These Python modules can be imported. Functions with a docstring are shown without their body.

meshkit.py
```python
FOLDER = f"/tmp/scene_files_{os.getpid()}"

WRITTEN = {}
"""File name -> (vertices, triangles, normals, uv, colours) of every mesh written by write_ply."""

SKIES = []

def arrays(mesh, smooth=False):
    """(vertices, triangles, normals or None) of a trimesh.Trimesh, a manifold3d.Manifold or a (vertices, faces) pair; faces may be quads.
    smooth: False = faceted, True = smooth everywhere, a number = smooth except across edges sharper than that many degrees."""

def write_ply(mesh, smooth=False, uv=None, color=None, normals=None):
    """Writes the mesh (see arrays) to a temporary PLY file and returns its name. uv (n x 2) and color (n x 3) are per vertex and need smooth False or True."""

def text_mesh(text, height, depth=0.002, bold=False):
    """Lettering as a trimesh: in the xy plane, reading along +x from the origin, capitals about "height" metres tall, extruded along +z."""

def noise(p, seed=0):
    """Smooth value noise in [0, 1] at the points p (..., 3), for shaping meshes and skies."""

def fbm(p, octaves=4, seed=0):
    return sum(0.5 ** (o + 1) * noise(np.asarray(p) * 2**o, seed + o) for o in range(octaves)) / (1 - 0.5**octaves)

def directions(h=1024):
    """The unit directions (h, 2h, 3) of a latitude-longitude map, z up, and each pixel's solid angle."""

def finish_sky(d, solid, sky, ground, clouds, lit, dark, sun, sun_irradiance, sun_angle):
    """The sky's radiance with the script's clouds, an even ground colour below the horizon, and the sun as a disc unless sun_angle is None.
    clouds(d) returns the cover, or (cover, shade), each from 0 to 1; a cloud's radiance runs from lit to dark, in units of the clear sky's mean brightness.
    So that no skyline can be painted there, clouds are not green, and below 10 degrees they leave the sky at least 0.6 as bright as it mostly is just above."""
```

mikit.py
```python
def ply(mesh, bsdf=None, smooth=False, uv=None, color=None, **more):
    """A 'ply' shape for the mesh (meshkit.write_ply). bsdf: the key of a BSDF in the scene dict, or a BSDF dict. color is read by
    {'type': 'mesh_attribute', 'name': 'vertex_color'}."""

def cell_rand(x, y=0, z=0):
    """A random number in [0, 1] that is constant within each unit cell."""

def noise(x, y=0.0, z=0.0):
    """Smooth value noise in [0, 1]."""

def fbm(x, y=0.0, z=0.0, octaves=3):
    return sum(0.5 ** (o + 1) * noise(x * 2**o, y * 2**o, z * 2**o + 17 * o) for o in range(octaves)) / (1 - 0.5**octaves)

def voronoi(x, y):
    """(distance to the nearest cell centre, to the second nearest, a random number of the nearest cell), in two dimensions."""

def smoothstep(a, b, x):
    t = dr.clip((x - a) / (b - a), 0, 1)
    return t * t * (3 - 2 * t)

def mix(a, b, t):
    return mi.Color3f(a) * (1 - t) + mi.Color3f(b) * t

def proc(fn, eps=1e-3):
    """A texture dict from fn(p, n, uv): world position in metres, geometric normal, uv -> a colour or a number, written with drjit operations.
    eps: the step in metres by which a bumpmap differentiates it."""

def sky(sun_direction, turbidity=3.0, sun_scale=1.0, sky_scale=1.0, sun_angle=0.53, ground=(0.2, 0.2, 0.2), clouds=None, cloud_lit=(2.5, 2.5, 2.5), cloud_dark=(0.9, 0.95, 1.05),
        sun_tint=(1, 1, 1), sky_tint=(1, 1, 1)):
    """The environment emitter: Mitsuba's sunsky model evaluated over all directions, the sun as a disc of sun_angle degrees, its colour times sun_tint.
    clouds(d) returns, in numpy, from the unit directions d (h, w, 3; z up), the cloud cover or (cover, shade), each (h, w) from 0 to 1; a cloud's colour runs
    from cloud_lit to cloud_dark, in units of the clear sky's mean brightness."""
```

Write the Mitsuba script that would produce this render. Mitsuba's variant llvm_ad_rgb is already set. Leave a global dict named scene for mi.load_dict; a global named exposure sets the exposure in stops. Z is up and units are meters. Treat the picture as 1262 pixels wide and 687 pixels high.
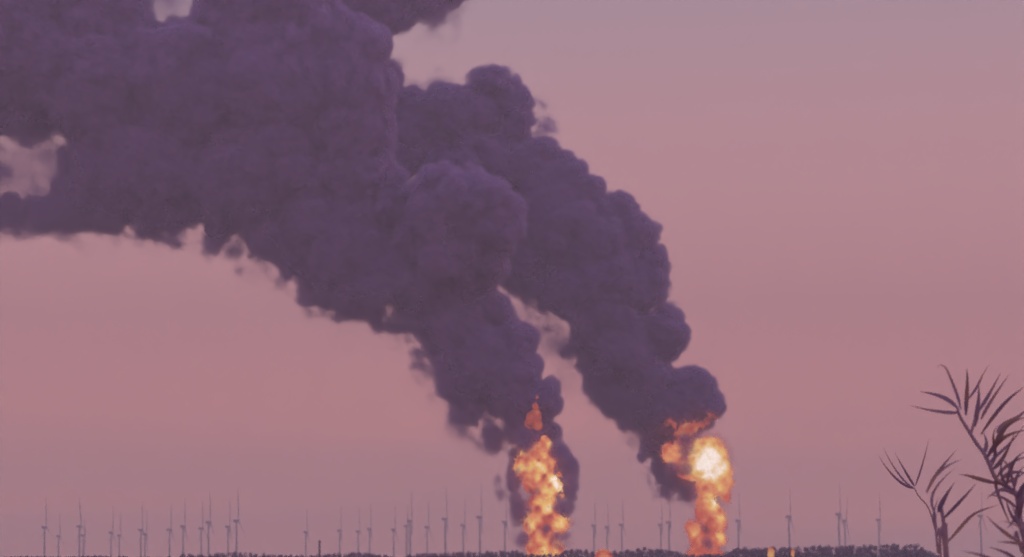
import math, random
import numpy as np
import trimesh
import drjit as dr
import mitsuba as mi
import mikit, meshkit
from scipy.spatial import cKDTree
from scipy.sparse import csr_matrix
from scipy.sparse.csgraph import connected_components
from scipy.ndimage import gaussian_filter, map_coordinates, maximum_filter

T = mi.ScalarTransform4f
scene, labels = {}, {}

# ------------------------------------------------------------------ camera, sky, exposure
EYE = np.array([0.0, 0.0, 3.0])
FOV = 24.0
K = math.tan(math.radians(FOV / 2)) / 631.0            # tangent per photo pixel
HORIZON = 700.0                                        # photo row of eye level in mid-frame
ROLL = math.radians(0.8)
PITCH = math.atan((HORIZON - 343.5) * K)
F = np.array([0, math.cos(PITCH), math.sin(PITCH)])
R0, U0 = np.array([1.0, 0, 0]), np.array([0, -math.sin(PITCH), math.cos(PITCH)])
R = math.cos(ROLL) * R0 - math.sin(ROLL) * U0
U = math.cos(ROLL) * U0 + math.sin(ROLL) * R0
scene['camera'] = {'type': 'thinlens', 'fov': FOV, 'fov_axis': 'x', 'aperture_radius': 0.0088, 'focus_distance': 20.0,
                   'near_clip': 0.1, 'far_clip': 30000.0,
                   'to_world': T().look_at(origin=EYE.tolist(), target=(EYE + F).tolist(), up=U.tolist()),
                   'medium': {'type': 'ref', 'id': 'haze_air'}}
exposure = 4.38


def veil(d):
    """Dusk veil: pink near the horizon, mauve higher up, thinning to the blue zenith."""
    el = np.degrees(np.arcsin(np.clip(d[..., 2], -1, 1)))
    az = np.arctan2(d[..., 0], d[..., 1])
    p = np.stack([az * 3.0, el * 0.9, az * 0 + 3.0], -1)
    streak = meshkit.fbm(p, 4, seed=5) - 0.5
    e = el + streak * 2.6
    shade = (1 - np.clip((e - 4) / 12.0, 0, 1) ** 0.9) * (0.52 + 0.48 * np.clip(e / 5.0, 0, 1)) + 0.22 * streak
    cover = 1.0 - 0.75 * np.clip((el - 14) / 50.0, 0, 1)
    return cover, shade


SKY = dict(sun_direction=[0.93, 0.36, 0.06], turbidity=3, sun_scale=0.012, sky_scale=1.0, sun_angle=12, sun_tint=(1.0, 0.6, 0.5),
           sky_tint=(0.70, 0.60, 1.15), cloud_lit=(0.86, 0.75, 0.92), cloud_dark=(2.5, 1.0, 0.87), ground=(0.12, 0.11, 0.10))
scene['sky'] = mikit.sky(clouds=veil, **SKY)


def ray(px, py):
    return F + (px - 631.0) * K * R + (343.5 - py) * K * U


def at(px, py, y):
    """The point on the plane at distance y that stands at this photo pixel."""
    d = ray(px, py)
    return EYE + d * (y / d[1])


def horizon(px):
    return HORIZON - math.tan(ROLL) * (px - 631.0)


# ------------------------------------------------------------------ materials and air
def rgb(*c):
    return {'type': 'rgb', 'value': list(c)}


def ground_color(p, n, uv):
    f = mikit.fbm(p.x * 0.02, p.y * 0.02, 0, 4)
    g = mikit.noise(p.x * 0.6, p.y * 0.6)
    return mikit.mix((0.05, 0.06, 0.03), (0.11, 0.095, 0.06), mikit.smoothstep(0.35, 0.65, f)) * (0.8 + 0.4 * g)


def leaf_color(p, n, uv):
    f = mikit.fbm(p.x * 9, p.y * 9, p.z * 9, 3)
    return mikit.mix((0.42, 0.27, 0.38), (0.55, 0.32, 0.29), mikit.smoothstep(0.35, 0.65, f))


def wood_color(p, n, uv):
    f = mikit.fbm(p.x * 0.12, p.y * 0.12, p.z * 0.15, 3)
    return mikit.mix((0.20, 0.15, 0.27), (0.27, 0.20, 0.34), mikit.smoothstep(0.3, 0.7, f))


def paint_color(p, n, uv):
    f = mikit.fbm(p.x * 0.5, p.y * 0.5, p.z * 0.05, 3)
    return mikit.mix((0.66, 0.60, 0.64), (0.76, 0.70, 0.74), f)


def tw(b):
    return {'type': 'twosided', 'bsdf': b}


scene['ground_mat'] = tw({'type': 'diffuse', 'reflectance': mikit.proc(ground_color)})
scene['leaf_mat'] = {'type': 'principledthin', 'base_color': mikit.proc(leaf_color), 'roughness': 0.6, 'diff_trans': 0.7}
scene['stem_mat'] = tw({'type': 'principled', 'base_color': mikit.proc(leaf_color), 'roughness': 0.6})
scene['wood_mat'] = tw({'type': 'diffuse', 'reflectance': mikit.proc(wood_color)})
scene['paint_mat'] = tw({'type': 'principled', 'base_color': mikit.proc(paint_color), 'roughness': 0.45})
scene['mast_mat'] = tw({'type': 'principled', 'base_color': rgb(0.16, 0.13, 0.14), 'roughness': 0.6})
scene['soot_mat'] = tw({'type': 'diffuse', 'reflectance': rgb(0.21, 0.105, 0.31)})
HAZE = 2.3e-4
scene['haze_air'] = {'type': 'homogeneous', 'albedo': rgb(0.97, 0.86, 0.90), 'sigma_t': HAZE}
X0, X1, Y0, Y1, Z0, Z1 = -3200, 3200, -300, 5900, -1.0, 640.0
scene['haze'] = {'type': 'cube', 'bsdf': {'type': 'null'}, 'interior': {'type': 'ref', 'id': 'haze_air'},
                 'to_world': T().translate([(X0 + X1) / 2, (Y0 + Y1) / 2, (Z0 + Z1) / 2]).scale([(X1 - X0) / 2, (Y1 - Y0) / 2, (Z1 - Z0) / 2])}
labels['haze'] = {'label': 'thin dusk haze filling the air over the plain', 'category': 'haze', 'kind': 'stuff'}

taken = {}


def numbered(name):
    n = taken.get(name, 0)
    taken[name] = n + 1
    return name if n == 0 else f'{name}_{n:03d}'


def thing(name, label, cat, group=None, kind=None):
    key = numbered(name)
    labels[key] = {'label': label, 'category': cat}
    if group:
        labels[key]['group'] = group
    if kind:
        labels[key]['kind'] = kind
    return key


def part(parent, name, shape, label=None):
    key = numbered(f'{parent}__{name}')
    scene[key] = shape
    if label:
        labels[key] = {'label': label}
    return key


# ------------------------------------------------------------------ ground
def ground_mesh():
    gx, gy = np.linspace(X0 + 20, X1 - 20, 90), np.linspace(Y0 + 20, Y1 - 20, 110)
    xx, yy = np.meshgrid(gx, gy, indexing='ij')
    p = np.stack([xx / 400, yy / 400, xx * 0], -1)
    zz = (meshkit.fbm(p, 3, seed=2) - 0.5) * 1.2
    v = np.stack([xx, yy, zz], -1).reshape(-1, 3)
    i, j = np.meshgrid(np.arange(len(gx) - 1), np.arange(len(gy) - 1), indexing='ij')
    a = i * len(gy) + j
    q = np.stack([a, a + len(gy), a + len(gy) + 1, a + 1], -1).reshape(-1, 4)
    return v, q


scene['ground'] = mikit.ply(ground_mesh(), 'ground_mat', smooth=True)
labels['ground'] = {'label': 'flat dark grassland running to the horizon under the fires', 'category': 'ground', 'kind': 'structure'}


# ------------------------------------------------------------------ volumes and iso-surfaces
def surface_nets(f, origin, h):
    """The zero surface of the node values f (negative inside) as a mesh, normals outward."""
    s = f < 0
    nx, ny, nz = f.shape
    acc = np.zeros((nx - 1, ny - 1, nz - 1, 3), np.float32)
    cnt = np.zeros((nx - 1, ny - 1, nz - 1), np.float32)
    for ax in range(3):
        o = [a for a in range(3) if a != ax]
        lo = [slice(None)] * 3
        hi = [slice(None)] * 3
        lo[ax], hi[ax] = slice(0, -1), slice(1, None)
        f0, f1 = f[tuple(lo)], f[tuple(hi)]
        idx = np.argwhere(s[tuple(lo)] != s[tuple(hi)])
        a, b = f0[tuple(idx.T)], f1[tuple(idx.T)]
        pos = idx.astype(np.float32)
        pos[:, ax] += a / (a - b)
        for d0 in (0, 1):
            for d1 in (0, 1):
                c = idx.copy()
                c[:, o[0]] -= d0
                c[:, o[1]] -= d1
                ok = (c >= 0).all(1) & (c[:, 0] < nx - 1) & (c[:, 1] < ny - 1) & (c[:, 2] < nz - 1)
                np.add.at(acc, tuple(c[ok].T), pos[ok])
                np.add.at(cnt, tuple(c[ok].T), 1)
    cells = np.argwhere(cnt > 0)
    num = -np.ones(cnt.shape, np.int64)
    num[tuple(cells.T)] = np.arange(len(cells))
    v = acc[tuple(cells.T)] / cnt[tuple(cells.T)][:, None]
    quads = []
    for ax in range(3):
        o1, o2 = (ax + 1) % 3, (ax + 2) % 3
        lo = [slice(1, -1)] * 3
        hi = [slice(1, -1)] * 3
        lo[ax], hi[ax] = slice(0, -1), slice(1, None)
        a, b = s[tuple(lo)], s[tuple(hi)]
        idx = np.argwhere(a != b)
        inside_first = a[tuple(idx.T)]
        idx[:, o1] += 1
        idx[:, o2] += 1
        q = []
        for d1, d2 in ((1, 1), (0, 1), (0, 0), (1, 0)):
            c = idx.copy()
            c[:, o1] -= d1
            c[:, o2] -= d2
            q.append(num[tuple(c.T)])
        q = np.stack(q, 1)
        quads.append(np.where(inside_first[:, None], q, q[:, ::-1]))
    return v * h + np.asarray(origin), np.vstack(quads)


rng = np.random.default_rng(11)
NOISE = [gaussian_filter(rng.standard_normal((64, 64, 64)), 1.6, mode='wrap') for _ in range(3)]
NOISE = [n / n.std() for n in NOISE]


def tnoise(p, size, which=0, octaves=1):
    """Smooth periodic noise (unit deviation) of feature size 'size' metres at the points p."""
    out, amp, tot = 0, 1.0, 0
    n = NOISE[which]
    for o in range(octaves):
        q = p * (3.2 / size * 2 ** o) + 17.3 * o
        i = np.floor(q).astype(np.int64)
        t = (q - i).astype(np.float32)
        i &= 63
        j = (i + 1) & 63
        tx, ty, tz = t[:, 0], t[:, 1], t[:, 2]
        acc = 0
        for a, wx in ((i, 1 - tx), (j, tx)):
            for b, wy in ((i, 1 - ty), (j, ty)):
                for c, wz in ((i, 1 - tz), (j, tz)):
                    acc = acc + n[a[:, 0], b[:, 1], c[:, 2]] * (wx * wy * wz)
        out = out + amp * acc
        tot += amp * amp
        amp *= 0.55
    return (out / math.sqrt(tot)).astype(np.float32)


def bumps(p, lo, hi, spacing, seed):
    """Cauliflower bumps: 1 at the centre of each round cell, falling towards the creases between them."""
    r = np.random.default_rng(seed)
    n = int(np.prod((hi - lo) / spacing)) + 8
    pts = lo + r.random((n, 3)) * (hi - lo)
    d, _ = cKDTree(pts).query(p.astype(np.float64), k=1, workers=4)
    return (1 - np.clip(d / (0.75 * spacing), 0, 1.3) ** 2).astype(np.float32)


def blob_field(blobs, lo, shape, h, flat, margin):
    """Signed distance to the union of the blobs (centre, radius, softness) and the softness there."""
    sdf = np.full(shape, margin, np.float32)
    soft = np.zeros(shape, np.float32)
    for c, r, s in blobs:
        e = np.array([r + margin, (r + margin) * flat, r + margin])
        a = np.maximum(np.floor((c - e - lo) / h).astype(int), 0)
        b = np.minimum(np.ceil((c + e - lo) / h).astype(int) + 1, shape)
        if (b <= a).any():
            continue
        g = [(lo[k] + np.arange(a[k], b[k]) * h - c[k]).astype(np.float32) for k in range(3)]
        d = np.sqrt(g[0][:, None, None] ** 2 + (g[1][None, :, None] / flat) ** 2 + g[2][None, None, :] ** 2) - r
        sub = tuple(slice(a[k], b[k]) for k in range(3))
        near = d < sdf[sub]
        soft[sub] = np.where(near, s, soft[sub])
        sdf[sub] = np.where(near, d, sdf[sub])
    return sdf, soft


def smoke(name, label, cat, y, blobs, wisps, holes, veils, rim, groups, h, sigma, seed, flat=0.75, group=None):
    """A smoke plume: dense billows in a scattering medium, with a sooty core a little below its skin."""
    margin = 30.0

    def world(b):
        px, py, r, dy = b[:4]
        return at(px, py, y + dy), r * K * y, (b[4] if len(b) > 4 else 0.0)

    B, W, H, V, RM = ([world(b) for b in bb] for bb in (blobs + rim, wisps, holes, veils, rim))
    lo = np.min([c - np.array([1, flat, 1]) * (r + 16) for c, r, _ in B + W + V], 0)
    hi = np.max([c + np.array([1, flat, 1]) * (r + 16) for c, r, _ in B + W + V], 0)
    lo[2] = max(lo[2], 1.5)
    shape = np.ceil((hi - lo) / h).astype(int) + 1
    hi = lo + (shape - 1) * h
    sdf, soft = blob_field(B, lo, shape, h, flat, margin)
    soft = 0.6 * gaussian_filter(soft, 9.0 / h)
    wis, thin = blob_field(W, lo, shape, h, flat, 18.0)
    hole, _ = blob_field(H, lo, shape, h, 8.0, 20.0)
    shell = ((sdf > -22) & (sdf < 17)) | ((wis < 8) & (sdf > -22))
    ids = np.argwhere(shell)
    p = (lo + ids * h).astype(np.float32)
    warp = np.stack([tnoise(p, 60, k) for k in range(3)], 1) * 5.0
    pw = p + warp
    b1 = bumps(pw, lo - 20, hi + 20, 26.0, seed)
    b2 = bumps(pw + 0.4 * warp, lo - 20, hi + 20, 11.0, seed + 1)
    b3 = bumps(p, lo - 20, hi + 20, 5.0, seed + 2)
    fine = tnoise(p, 7, 1, 2)
    e = sdf[shell] - 6.5 * (b1 - 0.3) - 3.6 * (b2 - 0.3) - 0.9 * (b3 - 0.3) - 0.9 * fine
    e = e - 3.0 * tnoise(p, 45, 2, 2)
    hl = hole[shell]
    e = np.maximum(e, -(hl + 3.0 * fine))
    far_sdf = gaussian_filter(np.where(sdf > 25, 25, sdf)[::5, ::5, ::5], 2.2)
    g = np.stack(np.gradient(far_sdf), -1)
    g = np.stack([map_coordinates(g[..., ax], (ids / 5.0).T, order=1, mode='nearest') for ax in range(3)], 1)
    g /= np.linalg.norm(g, axis=1, keepdims=True) + 1e-6
    # torn on the underside, tightly curled on the windward upper right
    lee = np.clip((-0.75 * g[:, 0] - 0.75 * g[:, 2] - 0.05 + 0.25 * tnoise(p, 40, 2)) * 1.6, 0, 1)
    tight, _ = blob_field(RM, lo, shape, h, flat, 14.0)
    so = np.maximum(soft[shell], lee.astype(np.float32)) * np.clip(tight[shell] / 6.0, 0, 1)
    n = tnoise(p + warp, 26, 2, 4)
    hard = np.clip(0.5 - e / 3.0, 0, 1)
    torn = 0.75 * tnoise(p * [1, .3, 1] + 0.6 * warp, 15, 0, 4) + 0.75 * tnoise(p * [1, .4, 1] + warp, 34, 1, 2)
    ragged = np.clip((-(0.6 * sdf[shell] + 0.4 * e) + 10 + torn * 9.0) / 12.0, 0, 1) ** 2.0 * 0.7
    ragged = np.where(hl < 0, 0, ragged * np.clip((10 - sdf[shell]) / 6, 0, 1))
    dens = hard * (1 - so) + ragged * so
    near = np.clip(1.1 - (sdf[shell] - 2) / 14.0, 0.12, 1)
    n2 = tnoise(p * [1, .35, 1] + 0.7 * warp, 13, 0, 3)
    wisp = np.clip(-wis[shell] / 9.0 + 0.5, 0, 1) * (0.025 + 0.5 * np.clip(n2 * 0.5 + 0.05, 0, 1) ** 1.6)
    tk = np.where(thin[shell] > 0, thin[shell], 1.0)
    wisp = wisp * np.where(tk > 1.5, 0.45, tk * near) + 0.10 * np.clip(tk - 1.5, 0, 2) * np.clip(-wis[shell] / 9.0 + 0.5, 0, 1) * np.clip(0.75 + 0.3 * n + 0.3 * n2, 0.1, 2)
    dens = np.maximum(dens, wisp)
    D = np.where(sdf < 0, 1.0, 0.0).astype(np.float32)
    D[hole < 0] = 0
    D[tuple(ids.T)] = dens
    glow, _ = blob_field(V, lo, shape, h, 1.0, 20.0)
    D = np.maximum(D, 0.13 * np.clip(0.5 - glow / 16.0, 0, 1))
    for ax in range(3):
        for end in (0, 1, -1, -2):
            sl = [slice(None)] * 3
            sl[ax] = end
            D[tuple(sl)] = 0
    # the core: below the skin where the smoke is thick
    E = np.where(sdf < 0, -margin, margin).astype(np.float32)
    E[tuple(ids.T)] = e
    SO = np.zeros(shape, np.float32)
    SO[tuple(ids.T)] = so
    core = E + 6.5 + 11.0 * gaussian_filter(SO, 3)
    for ax in range(3):
        for end in (0, -1):
            sl = [slice(None)] * 3
            sl[ax] = end
            core[tuple(sl)] = 5
    v, q = surface_nets(core, lo, h)
    lone = csr_matrix((np.ones(len(q) * 3), (np.repeat(q[:, 0], 3), q[:, 1:].ravel())), shape=(len(v), len(v)))
    isle = connected_components(lone, directed=False)[1][q[:, 0]]
    q = q[np.bincount(isle)[isle] > 0.04 * len(q)]
    key = thing(name, label, cat, group)
    # medium in a closed skin that hugs it
    f = 6
    pad = [(f, f + (-s) % f + f) for s in D.shape]
    big = np.pad(D, pad)
    cells = big.reshape(big.shape[0] // f, f, big.shape[1] // f, f, big.shape[2] // f, f).max((1, 3, 5))
    occ = maximum_filter((cells > 0.002).astype(np.float32), size=3)
    occ = gaussian_filter(np.pad(occ, 2), 0.5)
    bv, bq = surface_nets(0.25 - occ, lo + (-f - 2 * f + (f - 1) / 2) * h, f * h)
    bv[:, 2] = np.maximum(bv[:, 2], 1.0)
    gd = np.ascontiguousarray(D.transpose(2, 1, 0)[..., None])
    scene[f'{key}_medium'] = {'type': 'heterogeneous', 'albedo': {'type': 'constvolume', 'value': rgb(*SMOKE_ALBEDO)}, 'scale': sigma,
                              'sigma_t': {'type': 'gridvolume', 'grid': mi.VolumeGrid(gd), 'filter_type': 'trilinear',
                                          'to_world': T().translate((lo - h / 2).tolist()).scale((shape * h).tolist())}}
    part(key, 'smoke_veil', mikit.ply((bv, bq), {'type': 'null'}, interior={'type': 'ref', 'id': f'{key}_medium'}, exterior={'type': 'ref', 'id': 'haze_air'}))
    # each recognisable mass of the plume is a part
    names = list(groups)
    cent = v[q].mean(1)
    best, which = np.full(len(q), 1e9), np.zeros(len(q), int)
    for gi, g in enumerate(names):
        for c, r, _ in [world(b) for b in groups[g]]:
            d = np.linalg.norm((cent - c) / [1, flat, 1], axis=1) - r
            which = np.where(d < best, gi, which)
            best = np.minimum(best, d)
    for gi, g in enumerate(names):
        sel = q[which == gi]
        if len(sel) == 0:
            continue
        u, inv = np.unique(sel, return_inverse=True)
        part(key, g.split(':')[0], mikit.ply((v[u], inv.reshape(sel.shape)), 'soot_mat', smooth=True), g.split(':')[1] if ':' in g else None)
    print(name, shape, 'core quads', len(q), 'skin', len(bq))
    return key


SMOKE_ALBEDO = (0.68, 0.485, 0.79)

# ---- front plume, from the left fire (photo column, row, radius, depth offset in metres, softness)
front_column = [(668, 492, 24, 0), (658, 520, 24, 12), (640, 492, 32, 0), (681, 500, 14, 4), (684, 535, 14, 16), (625, 470, 42, 0), (608, 500, 32, 0),
                (590, 440, 50, 0), (586, 484, 24, 0, .3), (603, 518, 22, 0), (588, 504, 28, 0), (612, 534, 24, 4), (572, 470, 32, 0), (556, 440, 34, 0), (618, 425, 34, 0), (560, 405, 50, 0), (598, 385, 32, 0), (628, 528, 22, 10), (655, 545, 16, 22)]
front_rim = [(634, 575, 10, 14), (630, 588, 10, 12), (632, 600, 11, 14), (635, 612, 10, 12), (638, 622, 9, 14), (642, 634, 7, 12), (698, 580, 10, 14), (702, 605, 9, 14), (697, 628, 7, 14), (692, 560, 10, 16), (636, 560, 10, 12), (645, 550, 10, 12), (641, 606, 7, -20), (690, 556, 8, -20), (650, 545, 9, -18), (673, 652, 5, -22), (698, 596, 6, -16), (652, 592, 4, -22), (664, 584, 3.5, -22), (652, 632, 5, -22), (690, 628, 6, -20), (648, 660, 5, -18), (684, 664, 3.5, -22), (660, 606, 3, -22), (643, 586, 5, -20), (694, 664, 5, -16), (700, 570, 8, 6), (696, 640, 6, 12)]
front_billow = [(578, 264, 52, -38), (612, 250, 33, -38), (612, 290, 32, -36), (548, 256, 42, -36), (600, 315, 28, -30), (566, 302, 45, -34)]
front_middle = [(520, 280, 48, 0), (510, 300, 45, -6), (535, 385, 45, 0), (500, 372, 42, 0), (585, 335, 38, 0), (540, 340, 55, 0), (480, 335, 58, 0), (445, 335, 52, 0), (430, 295, 70, 0), (400, 330, 45, 0, .3),
                (372, 312, 42, 0, .3), (390, 265, 68, 0), (350, 280, 50, 0, .2), (460, 260, 55, 0)]
front_cloud = [(432, 220, 52, -10), (425, 170, 55, -10), (425, 115, 52, -10), (430, 70, 42, -10), (395, 60, 50, -6), (330, 200, 85, 0), (335, 110, 95, 0),
               (280, 222, 66, 0, .3), (240, 222, 60, 0, .4), (185, 205, 72, 0, .4), (135, 185, 62, 0, .5), (230, 110, 90, 0), (120, 110, 85, 0), (50, 90, 85, 0, .1), (-20, 60, 110, 0),
               (10, 0, 90, 0), (120, 20, 70, 0), (290, 25, 60, 0), (345, 10, 60, 0), (-110, 110, 110, 0), (150, 60, 60, 0), (228, 258, 44, 0), (272, 278, 40, 0), (190, 262, 36, 0), (312, 300, 36, 0), (-30, 268, 30, 0), (14, 264, 28, 0), (36, 266, 25, 6), (60, 266, 26, 0), (-80, 262, 36, 0), (105, 238, 38, 0), (142, 248, 36, 0), (78, 258, 24, 0), (120, 215, 40, 0), (165, 262, 26, 0)]
front_wisps = [(522, 468, 26, 0, 1.3), (540, 515, 24, 0, 1.3), (598, 548, 18, 0, .7), (570, 535, 20, 0, 1.2), (478, 428, 20, 0, .9), (425, 405, 28, 0, 1.2), (390, 385, 24, 0, 1.2), (345, 362, 20, 0, 1.1), (312, 338, 24, 0, 1.2), (520, 430, 18, 0), (455, 412, 18, 0),
               (290, 300, 24, 0), (240, 298, 22, 0), (190, 305, 20, 0), (120, 282, 36, 0),
               (208, 12, 30, 0, 2.2), (235, 25, 24, 0, 2.0), (185, 0, 26, 0, 2.0), (15, 215, 50, 0, 2.2), (70, 205, 40, 0, 2.0), (-40, 225, 60, 0, 2.2), (30, 255, 40, 0, 2.2), (40, 262, 30, 0, 3.4), (-5, 262, 36, 0, 3.2), (82, 268, 28, 0, 3.4), (-50, 258, 40, 0, 3.2), (10, 200, 40, 0, 2.3), (60, 195, 34, 0, 2.2),  (560, 490, 14, 0), (640, 350, 14, 0, .6), (345, 365, 12, 0, .7), (205, 330, 12, 0, .4)]
front_holes = [(210, 6, 10, 0)]
smoke('smoke_plume', 'huge near plume of black smoke from the left fire, spreading over the upper left sky', 'smoke plume', 2000.0,
      front_column + front_billow + front_middle + front_cloud, front_wisps, front_holes,
      [(664, 575, 22, 0), (668, 610, 22, 0), (668, 650, 18, 0), (668, 680, 18, 0)], front_rim,
      {'smoke_column': front_column + front_rim, 'smoke_billow:round smoke billow with a paler rim': front_billow, 'smoke_bank': front_middle, 'smoke_cloud:broad spread-out cloud of smoke at the top left': front_cloud},
      1.4, 0.32, 101, group=None)

# ---- rear plume, from the right fire
rear_head = [(862, 486, 24, 0), (872, 495, 14, 0), (838, 482, 28, 0), (815, 500, 34, 0), (812, 540, 22, 14), (850, 512, 18, 8), (828, 530, 18, 14)]
rear_rim = [(814, 572, 16, 14), (824, 596, 11, 14), (838, 605, 12, 18), (803, 552, 24, 14), (811, 576, 19, 14), (817, 594, 15, 12), (806, 520, 22, 8), (831, 590, 10, -4), (842, 596, 9, 4), (848, 610, 9, 10), (853, 616, 6, -16), (866, 648, 4, -20), (846, 628, 6, 8), (890, 626, 3.5, -18), (874, 670, 3.5, -20), (845, 545, 5, -18), (838, 578, 5, -16)]
rear_column = [(790, 470, 42, 0), (792, 512, 26, 0, .1), (762, 480, 28, 0, .2), (812, 412, 38, 0), (820, 400, 24, 0), (770, 430, 52, 0), (742, 448, 34, 0, .2), (742, 400, 52, 0), (722, 420, 28, 0, .3),
               (794, 332, 31, 0), (808, 340, 17, 0), (788, 366, 30, 0), (750, 345, 56, 0), (700, 360, 50, 0), (725, 300, 60, 0), (773, 293, 33, 0), (762, 264, 23, 0), (690, 290, 58, 0), (680, 235, 50, 0), (722, 245, 30, 0),
               (702, 212, 22, 0), (652, 316, 44, 0), (600, 280, 60, 0), (560, 220, 55, 0)]
rear_crest = [(634, 104, 26, 0), (612, 100, 24, 0), (640, 120, 32, 0), (600, 110, 30, 0), (605, 195, 42, 0), (570, 190, 40, 0), (652, 200, 42, 0), (640, 155, 34, 0, .2), (624, 118, 34, 0), (626, 94, 20, 0), (590, 140, 40, 0), (560, 150, 45, 0, .1), (520, 155, 40, 0, .1), (500, 185, 45, 0), (545, 120, 20, 0, .4), (500, 130, 25, 0, .4)]
rear_top = [(420, 0, 50, 0), (470, -10, 50, 0), (520, -18, 40, 0, .2), (455, 22, 24, 0, .1), (350, -20, 70, 0), (555, -18, 22, 0, .6), (450, 110, 45, 0), (420, 60, 50, 0)]
rear_wisps = [(690, 432, 28, 0, 2.6), (670, 405, 22, 0, 2.2), (742, 502, 18, 0, 1.4), (704, 472, 18, 0, 2.2), (640, 378, 18, 0, 2.2), (780, 540, 14, 0), (725, 495, 14, 0, 1.3), (832, 610, 14, 10), (482, 92, 22, 0), (540, 98, 18, 0), (662, 160, 26, 0), (668, 135, 16, 0),
              (545, 28, 30, 0), (525, 45, 20, 0), (578, 2, 20, 0), (770, 520, 12, 0), (655, 385, 16, 0, .6), (825, 335, 12, 0, .6)]
smoke('smoke_plume', 'far plume of black smoke from the right fire, rising behind the other plume', 'smoke plume', 2150.0,
      rear_head + rear_column + rear_crest + rear_top, rear_wisps, [],
      [(866, 568, 32, 0), (838, 560, 16, 0), (874, 610, 20, 0), (872, 650, 18, 0), (870, 680, 18, 0), (850, 525, 20, 0)], rear_rim,
      {'smoke_head': rear_head + rear_rim, 'smoke_column': rear_column, 'smoke_crest': rear_crest, 'smoke_cloud': rear_top}, 1.4, 0.32, 202)


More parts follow.
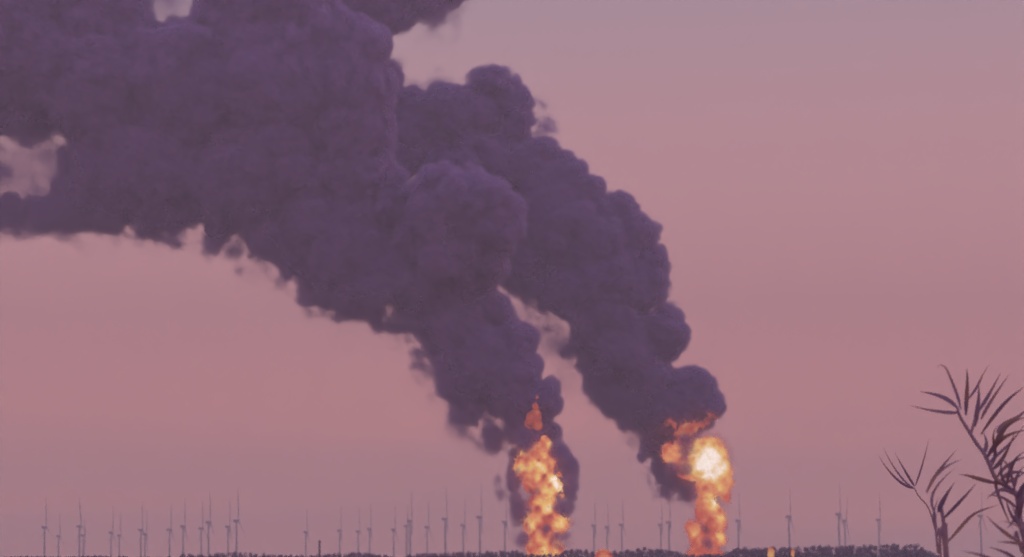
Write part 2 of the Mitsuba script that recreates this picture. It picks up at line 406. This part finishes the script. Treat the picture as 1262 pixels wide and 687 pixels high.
# ------------------------------------------------------------------ fires
def fire_mesh(blobs, y, h=0.9, seed=5, rough=1.0, flat=0.8):
    B = [(at(b[0], b[1], y + b[3]), b[2] * K * y, 0.0) for b in blobs]
    lo = np.min([c - r - 8 for c, r, _ in B], 0)
    hi = np.max([c + r + 8 for c, r, _ in B], 0)
    shape = np.ceil((hi - lo) / h).astype(int) + 1
    sdf, _ = blob_field(B, lo, shape, h, flat, 8.0)
    p = (lo + np.argwhere(np.ones(shape, bool)) * h).astype(np.float32)
    b1, b2 = bumps(p, lo - 5, hi + 5, 9.0, seed), bumps(p, lo - 5, hi + 5, 4.5, seed + 1)
    e = sdf.ravel() - rough * (1.6 * (b1 - 0.35) + 0.8 * (b2 - 0.3) + 1.5 * tnoise(p, 11, 1, 3))
    v, q = surface_nets(e.reshape(shape), lo, h)
    # loose licks of flame torn off the surface, fewer and smaller farther out
    r = np.random.default_rng(seed)
    m = len(q) // 6 if len(q) > 1500 else 0
    c = v[q[r.integers(0, len(q), m)]].mean(1)
    mid = np.array([b[0] for b in B]), np.array([b[1] for b in B])
    near = cKDTree(mid[0]).query(c)[1]
    out = c - mid[0][near]
    out /= np.linalg.norm(out, axis=1, keepdims=True) + 1e-6
    s = r.exponential(1.2 * rough, (m, 1))
    c = c + r.normal(0, .9 * rough, (m, 3))
    c = c + out * s + np.array([0, 0, 1]) * s * .5
    size = r.uniform(0.16, 0.42, (m, 1)) / (1 + .15 * s)
    a, b = r.normal(size=(m, 3)), r.normal(size=(m, 3))
    a /= np.linalg.norm(a, axis=1, keepdims=True)
    b = np.cross(a, b)
    b /= np.linalg.norm(b, axis=1, keepdims=True)
    axes = np.stack([a, b, np.cross(a, b)], 1) * (size[:, None] * np.array([1, 1.2, 1.6])[None, :, None])
    corner = np.array([[-1, -1, -1], [1, -1, -1], [1, 1, -1], [-1, 1, -1], [-1, -1, 1], [1, -1, 1], [1, 1, 1], [-1, 1, 1]], float)
    side = np.array([[0, 3, 2, 1], [4, 5, 6, 7], [0, 1, 5, 4], [1, 2, 6, 5], [2, 3, 7, 6], [3, 0, 4, 7]])
    lick = (c[:, None] + np.einsum('kc,mcx->mkx', corner, axes)).reshape(-1, 3)
    return np.vstack([v, lick]), np.vstack([q, len(v) + (8 * np.arange(m)[:, None, None] + side[None]).reshape(-1, 4)])


def heat_emitter(spots, y, base, scale=1.0, mottle=1.0):
    """Radiance of burning gas: hot cores (photo column, row, radius, heat) in cooler, sooty flame."""
    C = [(at(a, b, y), r * K * y, w) for a, b, r, w in spots]

    def glow(p, n, uv):
        heat = mi.Float(base)
        for c, r, w in C:
            d2 = (dr.square(p.x - c[0]) + dr.square(p.z - c[2])+ 0.1 * dr.square(p.y - c[1])) / (r * r)
            heat += w * dr.exp(-d2)
        f = mikit.fbm(p.x * 0.16, p.y * 0.16, p.z * 0.16, 3)
        g = mikit.noise(p.x * 0.21 + 7, p.y * 0.21, p.z * 0.15 + f)
        heat *= 1.0 + mottle * (0.8 * (f - 0.5) + 1.1 * (g - 0.5))
        a = mikit.mix((0.10, 0.025, 0.03), (0.64, 0.10, 0.05), mikit.smoothstep(0.10, 0.36, heat))
        b = mikit.mix(a, (0.90, 0.31, 0.11), mikit.smoothstep(0.32, 0.60, heat))
        c = mikit.mix(b, (1.05, 0.62, 0.16), mikit.smoothstep(0.58, 0.85, heat))
        return mikit.mix(c, (1.4, 1.2, 1.05), mikit.smoothstep(0.80, 1.45, heat)) * (scale * 2.0 ** -exposure)

    return {'type': 'area', 'radiance': mikit.proc(glow)}


scene['flame_mat'] = {'type': 'diffuse', 'reflectance': rgb(0.05, 0.04, 0.04)}


def lit_ply(mesh, emitter):
    """The mesh with each quad in a cell of its own of the uv square, which a textured lamp needs."""
    v, q = mesh
    n = int(math.ceil(math.sqrt(len(q))))
    i = np.arange(len(q))
    corner = np.array([[.02, .02], [.98, .02], [.98, .98], [.02, .98]])
    uv = (np.stack([i % n, i // n], 1)[:, None] + corner[None]) / n
    return mikit.ply((v[q].reshape(-1, 3), np.arange(4 * len(q)).reshape(-1, 4)), 'flame_mat', uv=uv.reshape(-1, 2), emitter=emitter)


def flame(parent, blobs, y, emitter, label=None, seed=5, rough=1.0):
    part(parent, 'flame', lit_ply(fire_mesh(blobs, y, seed=seed, rough=rough), emitter), label)


YF = 1992.0
fire = thing('fire', 'left blaze of orange flames standing under the near smoke plume', 'fire', 'burning fires under the smoke plumes')
em = heat_emitter([(682, 598, 10, 1.1), (673, 620, 12, .5), (646, 572, 14, .35), (668, 577, 10, .4), (655, 648, 10, .35), (690, 648, 9, .4), (668, 674, 14, .35), (672, 650, 8, -.4), (648, 612, 8, -.2), (690, 560, 10, -.2)], YF, 0.40, 1.0, 1.15)
flame(fire, [(655, 560, 14, 0), (646, 575, 12, 0), (668, 556, 10, 0), (672, 577, 14, 0), (664, 595, 18, 0), (682, 598, 15, -4), (672, 620, 19, 0), (690, 585, 9, 0), (654, 600, 9, 0), (694, 612, 8, 0)], YF, em, 'upper ball of orange flame with a white core', 7)
flame(fire, [(668, 640, 17, 0), (656, 650, 11, 0), (686, 646, 11, -2), (668, 664, 18, 0), (660, 676, 12, 0), (680, 678, 13, 0), (668, 690, 18, 0), (668, 710, 20, 0)], YF, em, None, 9)
flame(fire, [(658, 515, 9, -14), (653, 524, 6, -14), (662, 524, 6, -14), (660, 500, 5, -14), (662, 490, 3.5, -14)], YF - 8, heat_emitter([(656, 518, 12, .12)], YF - 22, 0.28, .7), 'lick of red flame inside the smoke above the blaze', 12, .7)
flame(fire, [(676, 548, 6, -4), (671, 541, 3, -4)], YF, heat_emitter([(676, 548, 6, .2)], YF, 0.45), None, 13, .6)

YR = 2142.0
fire2 = thing('fire', 'right blaze with a glaring white fireball under the far smoke plume', 'fire', 'burning fires under the smoke plumes')
em = heat_emitter([(869, 567, 22, 1.1), (884, 588, 20, .45), (826, 562, 10, .45), (876, 620, 11, .7), (886, 640, 9, .45), (858, 655, 9, .4), (886, 664, 9, .4), (868, 655, 7, -.35), (905, 610, 8, -.2)], YR, 0.34, 1.0, .7)
flame(fire2, [(868, 568, 28, 0), (880, 580, 20, 0), (858, 560, 20, 0), (886, 598, 15, 0), (874, 600, 16, 0), (893, 612, 7, 0)], YR, em, 'white-hot fireball with a yellow edge', 17, .8)
flame(fire2, [(828, 562, 9, -6), (838, 552, 9, -6), (846, 580, 11, -4), (836, 572, 8, -6), (824, 553, 5, -6)], YR, em, 'small orange lobe left of the fireball', 19, .8)
flame(fire2, [(872, 622, 12, 0), (880, 632, 11, 0), (866, 636, 9, 0), (884, 646, 10, -2), (858, 655, 12, 0), (870, 660, 14, 0), (888, 664, 9, 0), (870, 676, 18, 0), (858, 684, 12, 0), (884, 684, 11, 0), (870, 704, 20, 0)], YR, em, None, 21)
flame(fire2, [(824, 522, 5, -8), (832, 526, 6, -9), (840, 529, 7, -10), (848, 530, 8, -10), (856, 528, 7, -10), (864, 524, 6, -10), (871, 519, 5, -9), (877, 513, 4, -8), (842, 538, 7, -8), (834, 534, 6, -8)], YR, heat_emitter([(846, 528, 18, .16)], YR - 10, 0.24, .75), 'fireball glow on the underside of the smoke head, made as a dull emissive band', 23, .7)  # no separate flame: fireball light on the smoke, put in as a glowing band


def small_fire(label, px0, px1, top, y, base, scale, seed):
    k = thing('small_fire', label, 'fire', 'small fires in the trees')
    w = (px1 - px0) / 2
    c = (px0 + px1) / 2
    n = max(1, int((698 - top) / max(w, 3)))
    bl = [(c + (i % 2 - .5) * w * .25, top + w * .8 + i * max(w, 3) * .9, w * (0.8 + .25 * min(i, 1)), 0) for i in range(n + 1)]
    scene[k] = lit_ply(fire_mesh(bl, y, h=0.6, seed=seed, rough=.15), heat_emitter([(c, top + 8, w * 1.5, .1)], y, base, scale))


small_fire('low broad red fire glowing on the ground between the two big blazes', 733, 758, 678, 1835.0, 0.40, .85, 31)
small_fire('thin pale flame among the trees just right of the right blaze', 946.5, 953.5, 674.5, 1835.0, 0.44, .75, 33)
small_fire('thinner faint flame at the foot of a wind turbine', 974.5, 979.5, 676, 1835.0, 0.40, .7, 35)


# ------------------------------------------------------------------ wood along the skyline
PROFILE = [(-200, 685), (0, 684), (60, 683), (75, 684.5), (130, 681.5), (160, 685), (205, 686), (225, 681), (300, 679), (340, 682), (400, 681.5), (430, 679), (470, 679.5), (481, 684), (487, 690), (496, 690), (505, 681),
           (560, 679), (600, 677.5), (640, 676.5), (648, 682), (692, 681), (700, 676), (725, 675), (735, 679), (765, 677), (800, 673), (830, 676), (845, 682), (890, 682), (905, 673), (1000, 672), (1010, 670.5), (1060, 671),
           (1095, 669), (1130, 669.5), (1140, 676), (1152, 681), (1163, 689), (1170, 699)]


def wood_mesh():
    r = np.random.default_rng(41)
    V, Fc, n = [], [], 0
    px_at, row_at = np.array(PROFILE).T
    for row, (dist, drop) in enumerate(((1890, 0), (1915, 0), (1940, .5), (1870, 3.0))):
        px = -150.0
        while px < 1166:
            px += r.uniform(4, 9)
            top = np.interp(px, px_at, row_at) + drop + abs(r.normal(0, 0.9))
            base = at(px, horizon(px), dist)
            h = 3 + (horizon(px) - top) * K * dist
            if h < 3.2:
                continue
            w = r.uniform(3.0, 5.0)
            x, y = base[0], dist + r.uniform(-6, 6)
            for _ in range(r.integers(4, 8)):
                zc = r.uniform(0.35, 0.9) * h
                rr = r.uniform(1.4, 2.6) * (1.25 - 0.6 * zc / h)
                rr = min(rr, h - zc) if zc + rr > h else rr
                c = np.array([x + r.uniform(-.6, .6) * w * (1.2 - zc / h), y + r.uniform(-.6, .6) * w, zc])
                m = 150
                d = r.normal(size=(m, 3))
                d /= np.linalg.norm(d, axis=1, keepdims=True)
                p = c + d * rr * (0.55 + 0.5 * r.random((m, 1)))
                s = r.uniform(0.22, 0.5, (m, 1))
                a = r.normal(size=(m, 3))
                b = r.normal(size=(m, 3))
                V.append(np.stack([p + a * s * .5, p + b * s * .5, p - (a + b) * s * .4], 1).reshape(-1, 3))
                n += m
            # trunk and low brush
            m = 60
            p = np.stack([x + r.normal(0, w * .5, m), y + r.normal(0, 2, m), r.random(m) * h * .55], 1)
            a, b = r.normal(size=(m, 3)), r.normal(size=(m, 3))
            V.append(np.stack([p + a * .6, p + b * .6, p - (a + b) * .5], 1).reshape(-1, 3))
            n += m
            q = np.array([[x - .2, y, 0], [x + .2, y, 0], [x, y, h * .8]])
            V.append(q)
            n += 1
    v = np.vstack(V)
    return v, np.arange(len(v)).reshape(-1, 3)


wk = thing('far_woodland', 'long low belt of dark hazy trees along the skyline', 'woodland', kind='stuff')
scene[wk] = mikit.ply(wood_mesh(), 'wood_mat')

# ------------------------------------------------------------------ wind turbines
HUB = 92.0


def lathe(profile, sides=16):
    return trimesh.creation.revolve(np.array(profile), sections=sides)


def rounded_box(sx, sy, sz, r=0.5):
    b = trimesh.creation.box((sx, sy, sz))
    c = [trimesh.creation.icosphere(1, r).apply_translation(np.sign(v) * (np.array([sx, sy, sz]) / 2 - r)) for v in b.vertices]
    return trimesh.util.concatenate(c).convex_hull


def blade_mesh(length):
    """Root round, widening to the chord, thinning and tapering to the tip; along +z, rotor axis along +x."""
    rings = []
    for t, chord, thick in ((0, 1.9, 1.9), (.05, 1.9, 1.8), (.2, 3.6, .9), (.4, 2.9, .6), (.7, 2.0, .4), (.93, 1.2, .22), (1.0, .3, .1)):
        a = np.arange(10) * 2 * np.pi / 10
        tw_ = math.radians(70 - 8 * t)
        x, y = np.cos(a) * thick / 2, np.sin(a) * chord / 2 + (chord - 1.9) * .2
        c, s = math.cos(tw_), math.sin(tw_)
        rings.append(np.stack([x * c + y * s * .55, y * c - x * s, np.full(10, t * length)], 1))
    v = np.vstack(rings)
    f = []
    for k in range(len(rings) - 1):
        for j in range(10):
            f.append([k * 10 + j, k * 10 + (j + 1) % 10, (k + 1) * 10 + (j + 1) % 10, (k + 1) * 10 + j])
    return v, np.array(f)


tower = mikit.ply(lathe([(0, 0), (2.0, 0), (1.85, 30), (1.5, 65), (1.25, HUB - 1.8), (0, HUB - 1.8)]), 'paint_mat', smooth=40)
nacelle = mikit.ply(rounded_box(8.6, 4.2, 4.6, .9).apply_translation([-1.7, 0, 0]), 'paint_mat', smooth=30)
hub = mikit.ply(lathe([(0, -1.6), (1.9, -1.6), (2.0, 0), (1.5, 1.4), (.6, 2.2), (0, 2.4)], 14).apply_transform(trimesh.transformations.rotation_matrix(math.pi / 2, [0, 1, 0])).apply_translation([3.4, 0, 0]), 'paint_mat', smooth=40)
blade = mikit.ply(blade_mesh(57.0), 'paint_mat', smooth=50)

# head column and row, rotor turn in degrees, yaw in degrees from side-on
HEADS = [(55, 650, 4, -6), (72.3, 661, 8, 4), (98, 649, 14, -3), (102.7, 660, 50, 12), (137, 656.5, -5, 3), (147, 660, 3, -8), (173.7, 653, 6, 2), (178.7, 658.5, -18, 8), (209, 653, 2, 4), (225.7, 649, -4, 5), (248, 651.5, 5, -4),
         (257, 644, 7, 3), (281, 649.5, -3, 6), (291.5, 642, 1, -5),
         (376.8, 656, 3, 3), (418.5, 654, -4, 6), (441.4, 655, 6, -6), (455.4, 652.5, 2, 4), (485, 653, -3, -3), (500.7, 648.5, 44, 5), (505.3, 642.5, 4, 5), (526.3, 650, -2, -6), (548.4, 640, 5, 3), (570.7, 647.5, 10, 12), (591, 637.5, -2, 4), (622, 643.5, 6, 10),
         (731.6, 648, 3, 4), (748, 650, -5, 7), (766, 647, 2, -5), (814, 647, 4, 3), (824, 644, -3, 5),
         (909.6, 642, 2, -4), (972, 637, 3, 5), (1033.4, 634, -2, 4), (1041, 642, 24, 7), (1082.7, 641, 4, -5), (1208, 636, 5, 4)]
ORD = ['first', 'second', 'third', 'fourth', 'fifth', 'sixth', 'seventh', 'eighth', 'ninth', 'tenth', 'eleventh', 'twelfth', 'thirteenth', 'fourteenth', 'fifteenth']


def turbine_label(i):
    if i < 14:
        return f'{ORD[i]} wind turbine from the left end of the skyline'
    if i < 26:
        return f'{ORD[25 - i]} wind turbine leftwards from the left blaze'
    if i < 31:
        return f'{ORD[i - 26]} wind turbine rightwards from the left blaze, between the two fires'
    if i < 36:
        return f'{ORD[i - 31]} wind turbine rightwards from the right blaze, left of the reeds'
    return 'faint lone wind turbine seen among the reed leaves at the right'


for i, (px, py, turn, yaw) in enumerate(HEADS):
    d = ray(px, py)
    dist = (HUB - EYE[2]) / (d[2] / d[1])
    c = at(px, py, dist)
    k = thing('wind_turbine', turbine_label(i), 'wind turbine', 'wind turbines along the horizon')
    place = T().translate([float(c[0]), float(dist), 0.0]).rotate([0, 0, 1], float(-4 + yaw))
    head = place @ T().translate([0, 0, HUB])
    part(k, 'tower', {**tower, 'to_world': place})
    part(k, 'nacelle', {**nacelle, 'to_world': head})
    part(k, 'hub', {**hub, 'to_world': head})
    for j in range(3):
        part(k, 'blade', {**blade, 'to_world': head @ T().translate([3.4, 0, 0]).rotate([1, 0, 0], float(turn + 120 * j)).translate([0, 0, 1.2])})

mk = thing('mast', 'short dark mast without a rotor, left of the middle group of turbines', 'mast')
c = at(393.7, 666, 2300.0)
scene[mk + '__pole'] = mikit.ply(lathe([(0, 0), (1.2, 0), (1.0, c[2] * .6), (.8, c[2]), (0, c[2])]).apply_translation([c[0], 2300, 0]), 'mast_mat', smooth=40)
scene[mk + '__platform'] = mikit.ply(lathe([(0, c[2] - 2.2), (1.5, c[2] - 2.2), (1.5, c[2] - 1.0), (0, c[2] - 1.0)]).apply_translation([c[0], 2300, 0]), 'mast_mat', smooth=40)


# ------------------------------------------------------------------ reeds near the camera
def spline(points, n):
    p = np.asarray(points, float)
    t = np.linspace(0, len(p) - 1, n)
    from scipy.interpolate import CubicSpline, interp1d
    if len(p) < 3:
        return interp1d(np.arange(len(p)), p, axis=0)(t)
    return CubicSpline(np.arange(len(p)), p, axis=0)(t)


def leaf_mesh(pts, width, seed):
    """A strap leaf: folded along its midrib, twisting a little, tapering to a fine tip."""
    r = random.Random(seed)
    n = 18
    c = spline(pts, n)
    t = np.gradient(c, axis=0)
    t /= np.linalg.norm(t, axis=1, keepdims=True)
    side = np.cross(t, [0, 1.0, 0])
    side /= np.linalg.norm(side, axis=1, keepdims=True) + 1e-9
    nor = np.cross(side, t)
    ang = r.uniform(-.7, .7) + np.linspace(0, r.uniform(-.8, .8), n)
    s2 = side * np.cos(ang)[:, None] + nor * np.sin(ang)[:, None]
    n2 = np.cross(s2, t)
    u = np.linspace(0, 1, n)
    w = width * np.clip(np.minimum(0.45 + u * 3.2, 1.0), 0, 1) * np.clip((1 - u) / .62, 0.02, 1) ** .85 / 2
    v = np.stack([c - s2 * w[:, None] + n2 * w[:, None] * .3, c, c + s2 * w[:, None] + n2 * w[:, None] * .3], 1).reshape(-1, 3)
    f = []
    for k in range(n - 1):
        for j in (0, 1):
            f.append([k * 3 + j, k * 3 + j + 1, (k + 1) * 3 + j + 1, (k + 1) * 3 + j])
    return v, np.array(f)


def stem_mesh(pts, r0, r1):
    c = spline(pts, 4 * len(pts))
    t = np.gradient(c, axis=0)
    t /= np.linalg.norm(t, axis=1, keepdims=True)
    a = np.cross(t, [0, 1.0, 0])
    a /= np.linalg.norm(a, axis=1, keepdims=True)
    b = np.cross(t, a)
    ang = np.arange(8) * np.pi / 4
    rad = np.linspace(r0, r1, len(c)) * (1 + .12 * (np.arange(len(c)) % 6 == 0))
    v = (c[:, None] + rad[:, None, None] * (np.cos(ang)[None, :, None] * a[:, None] + np.sin(ang)[None, :, None] * b[:, None])).reshape(-1, 3)
    f = [[k * 8 + j, k * 8 + (j + 1) % 8, (k + 1) * 8 + (j + 1) % 8, (k + 1) * 8 + j] for k in range(len(c) - 1) for j in range(8)]
    return v, np.array(f)


def reed(label, y, stems, leaves, seed):
    k = thing('reed', label, 'reed', 'reeds at the right edge')
    r = random.Random(seed)
    for pts, r0, r1 in stems:
        p = [at(a, b, y) for a, b in pts]
        if pts[0][1] > 660:
            p = [np.array([p[0][0] + .12, y + .1, 0.0]), (p[0] * .5 + np.array([p[0][0] + .09, y + .06, 0.0]) * .5)] + p
        part(k, 'stem', mikit.ply(stem_mesh(p, r0, r1), 'stem_mat', smooth=True))
    for i, (w, pts) in enumerate(leaves):
        lean = r.uniform(-.35, .35)
        n = len(pts) - 1
        p = [at(a, b, y + lean * j / n) for j, (a, b) in enumerate(pts)]
        part(k, 'leaf', mikit.ply(leaf_mesh(p, w * K * y * 1.05, seed * 100 + i), 'leaf_mat', smooth=True))
    return k


reed('tallest reed, its fan of narrow leaves spread against the pink sky', 10.0,
     [([(1264, 690), (1260, 655), (1255, 622), (1250, 606), (1236, 597), (1226, 588), (1219, 572), (1212, 558), (1203, 546), (1193, 530), (1185, 517), (1180, 505)], .012, .006),
      ([(1196, 536), (1200, 522), (1204, 506)], .007, .004)],
     [(5, [(1181, 508), (1166, 508), (1144, 505), (1119, 499)]), (5, [(1181, 505), (1165, 491), (1147, 485), (1133, 482)]), (4.5, [(1184, 505), (1180, 487), (1173, 469), (1165, 453), (1155, 453)]),
      (5.5, [(1190, 512), (1191, 490), (1192, 470), (1191, 454)]), (4, [(1193, 492), (1204, 476), (1211, 462), (1221, 448)]), (6, [(1201, 526), (1204, 508), (1206, 491), (1206, 472)]),
      (4.5, [(1207, 506), (1221, 482), (1234, 458)]), (4.5, [(1209, 517), (1224, 491), (1245, 460)]), (5, [(1209, 536), (1231, 506), (1247, 489), (1264, 476)]),
      (9, [(1224, 556), (1232, 540), (1242, 525), (1266, 514)]), (8, [(1229, 534), (1240, 522), (1254, 514), (1268, 500)]), (5, [(1232, 597), (1208, 591), (1195, 587), (1181, 585)]), (4, [(1226, 592), (1230, 608), (1238, 630), (1250, 655)]),
      (5, [(1251, 606), (1247, 586), (1241, 572), (1231, 566)]), (5, [(1250, 604), (1255, 585), (1264, 574)]), (4, [(1219, 572), (1230, 560), (1246, 545), (1266, 518)]), (4, [(1228, 590), (1240, 575), (1256, 566), (1270, 562)]),
      (5, [(1236, 597), (1252, 590), (1266, 580)]), (5, [(1212, 560), (1216, 545), (1210, 532)]), (5, [(1253, 616), (1262, 598), (1272, 588)]), (4, [(1246, 604), (1236, 590), (1234, 574), (1240, 556)]), (6, [(1251, 606), (1256, 622), (1250, 640), (1240, 652)]), (5, [(1256, 625), (1268, 610), (1280, 604)]), (6, [(1258, 640), (1262, 620), (1272, 600)]), (4.5, [(1221, 576), (1226, 556), (1224, 540), (1231, 522)]), (4, [(1259, 650), (1246, 634), (1240, 614)]), (5, [(1240, 598), (1246, 578), (1252, 566), (1263, 556)]), (5, [(1256, 628), (1244, 618), (1232, 612), (1216, 611)]), (6, [(1259, 648), (1254, 628), (1262, 606), (1270, 592)]), (5, [(1233, 594), (1243, 584), (1257, 582), (1272, 588)]), (5, [(1222, 580), (1234, 568), (1243, 552), (1252, 530)]), (6, [(1216, 566), (1228, 548), (1244, 536), (1268, 530)]), (5, [(1253, 612), (1240, 604), (1228, 606), (1215, 616)])], 1)
reed('shorter reed with two stems, leaves swept up to the right', 9.6,
     [([(1167, 690), (1166, 666), (1163, 645), (1157, 630)], .010, .007), ([(1165, 690), (1158, 677), (1154, 660), (1153, 636)], .007, .004)],
     [(7, [(1152, 632), (1150, 612), (1160, 594), (1180, 574)]), (6, [(1142, 608), (1155, 585), (1168, 568), (1180, 553)]), (6, [(1157, 632), (1163, 616), (1177, 594)]), (5, [(1163, 640), (1183, 619), (1203, 596)]),
      (4.5, [(1168, 668), (1187, 647), (1201, 634), (1217, 627), (1232, 622)]), (4, [(1145, 600), (1160, 580), (1186, 566)]), (6, [(1155, 650), (1152, 632), (1158, 612)])], 2)
reed('thin pale reed shoot leaning left of the shorter reed', 12.5,
     [([(1160, 690), (1156, 660), (1148, 636), (1138, 618), (1127, 602)], .006, .003)],
     [(3, [(1127, 602), (1112, 596), (1096, 581), (1082, 560)]), (2.2, [(1126, 601), (1112, 590), (1098, 570), (1089, 552)]), (3.2, [(1127, 600), (1116, 582), (1102, 557)]), (2.6, [(1128, 599), (1136, 576), (1145, 541)])], 3)
reed('low reed at the bottom right corner with sideways leaves', 9.0,
     [([(1268, 690), (1262, 672), (1256, 668), (1251, 664)], .007, .005)],
     [(5, [(1254, 667), (1232, 651), (1214, 634)]), (4, [(1268, 672), (1248, 669), (1228, 668)]), (4, [(1252, 690), (1238, 681), (1216, 674)]), (4, [(1225, 690), (1208, 684), (1184, 679)]), (3, [(1262, 655), (1247, 645), (1230, 643)]),
      (4, [(1262, 668), (1254, 640), (1246, 622)])], 4)
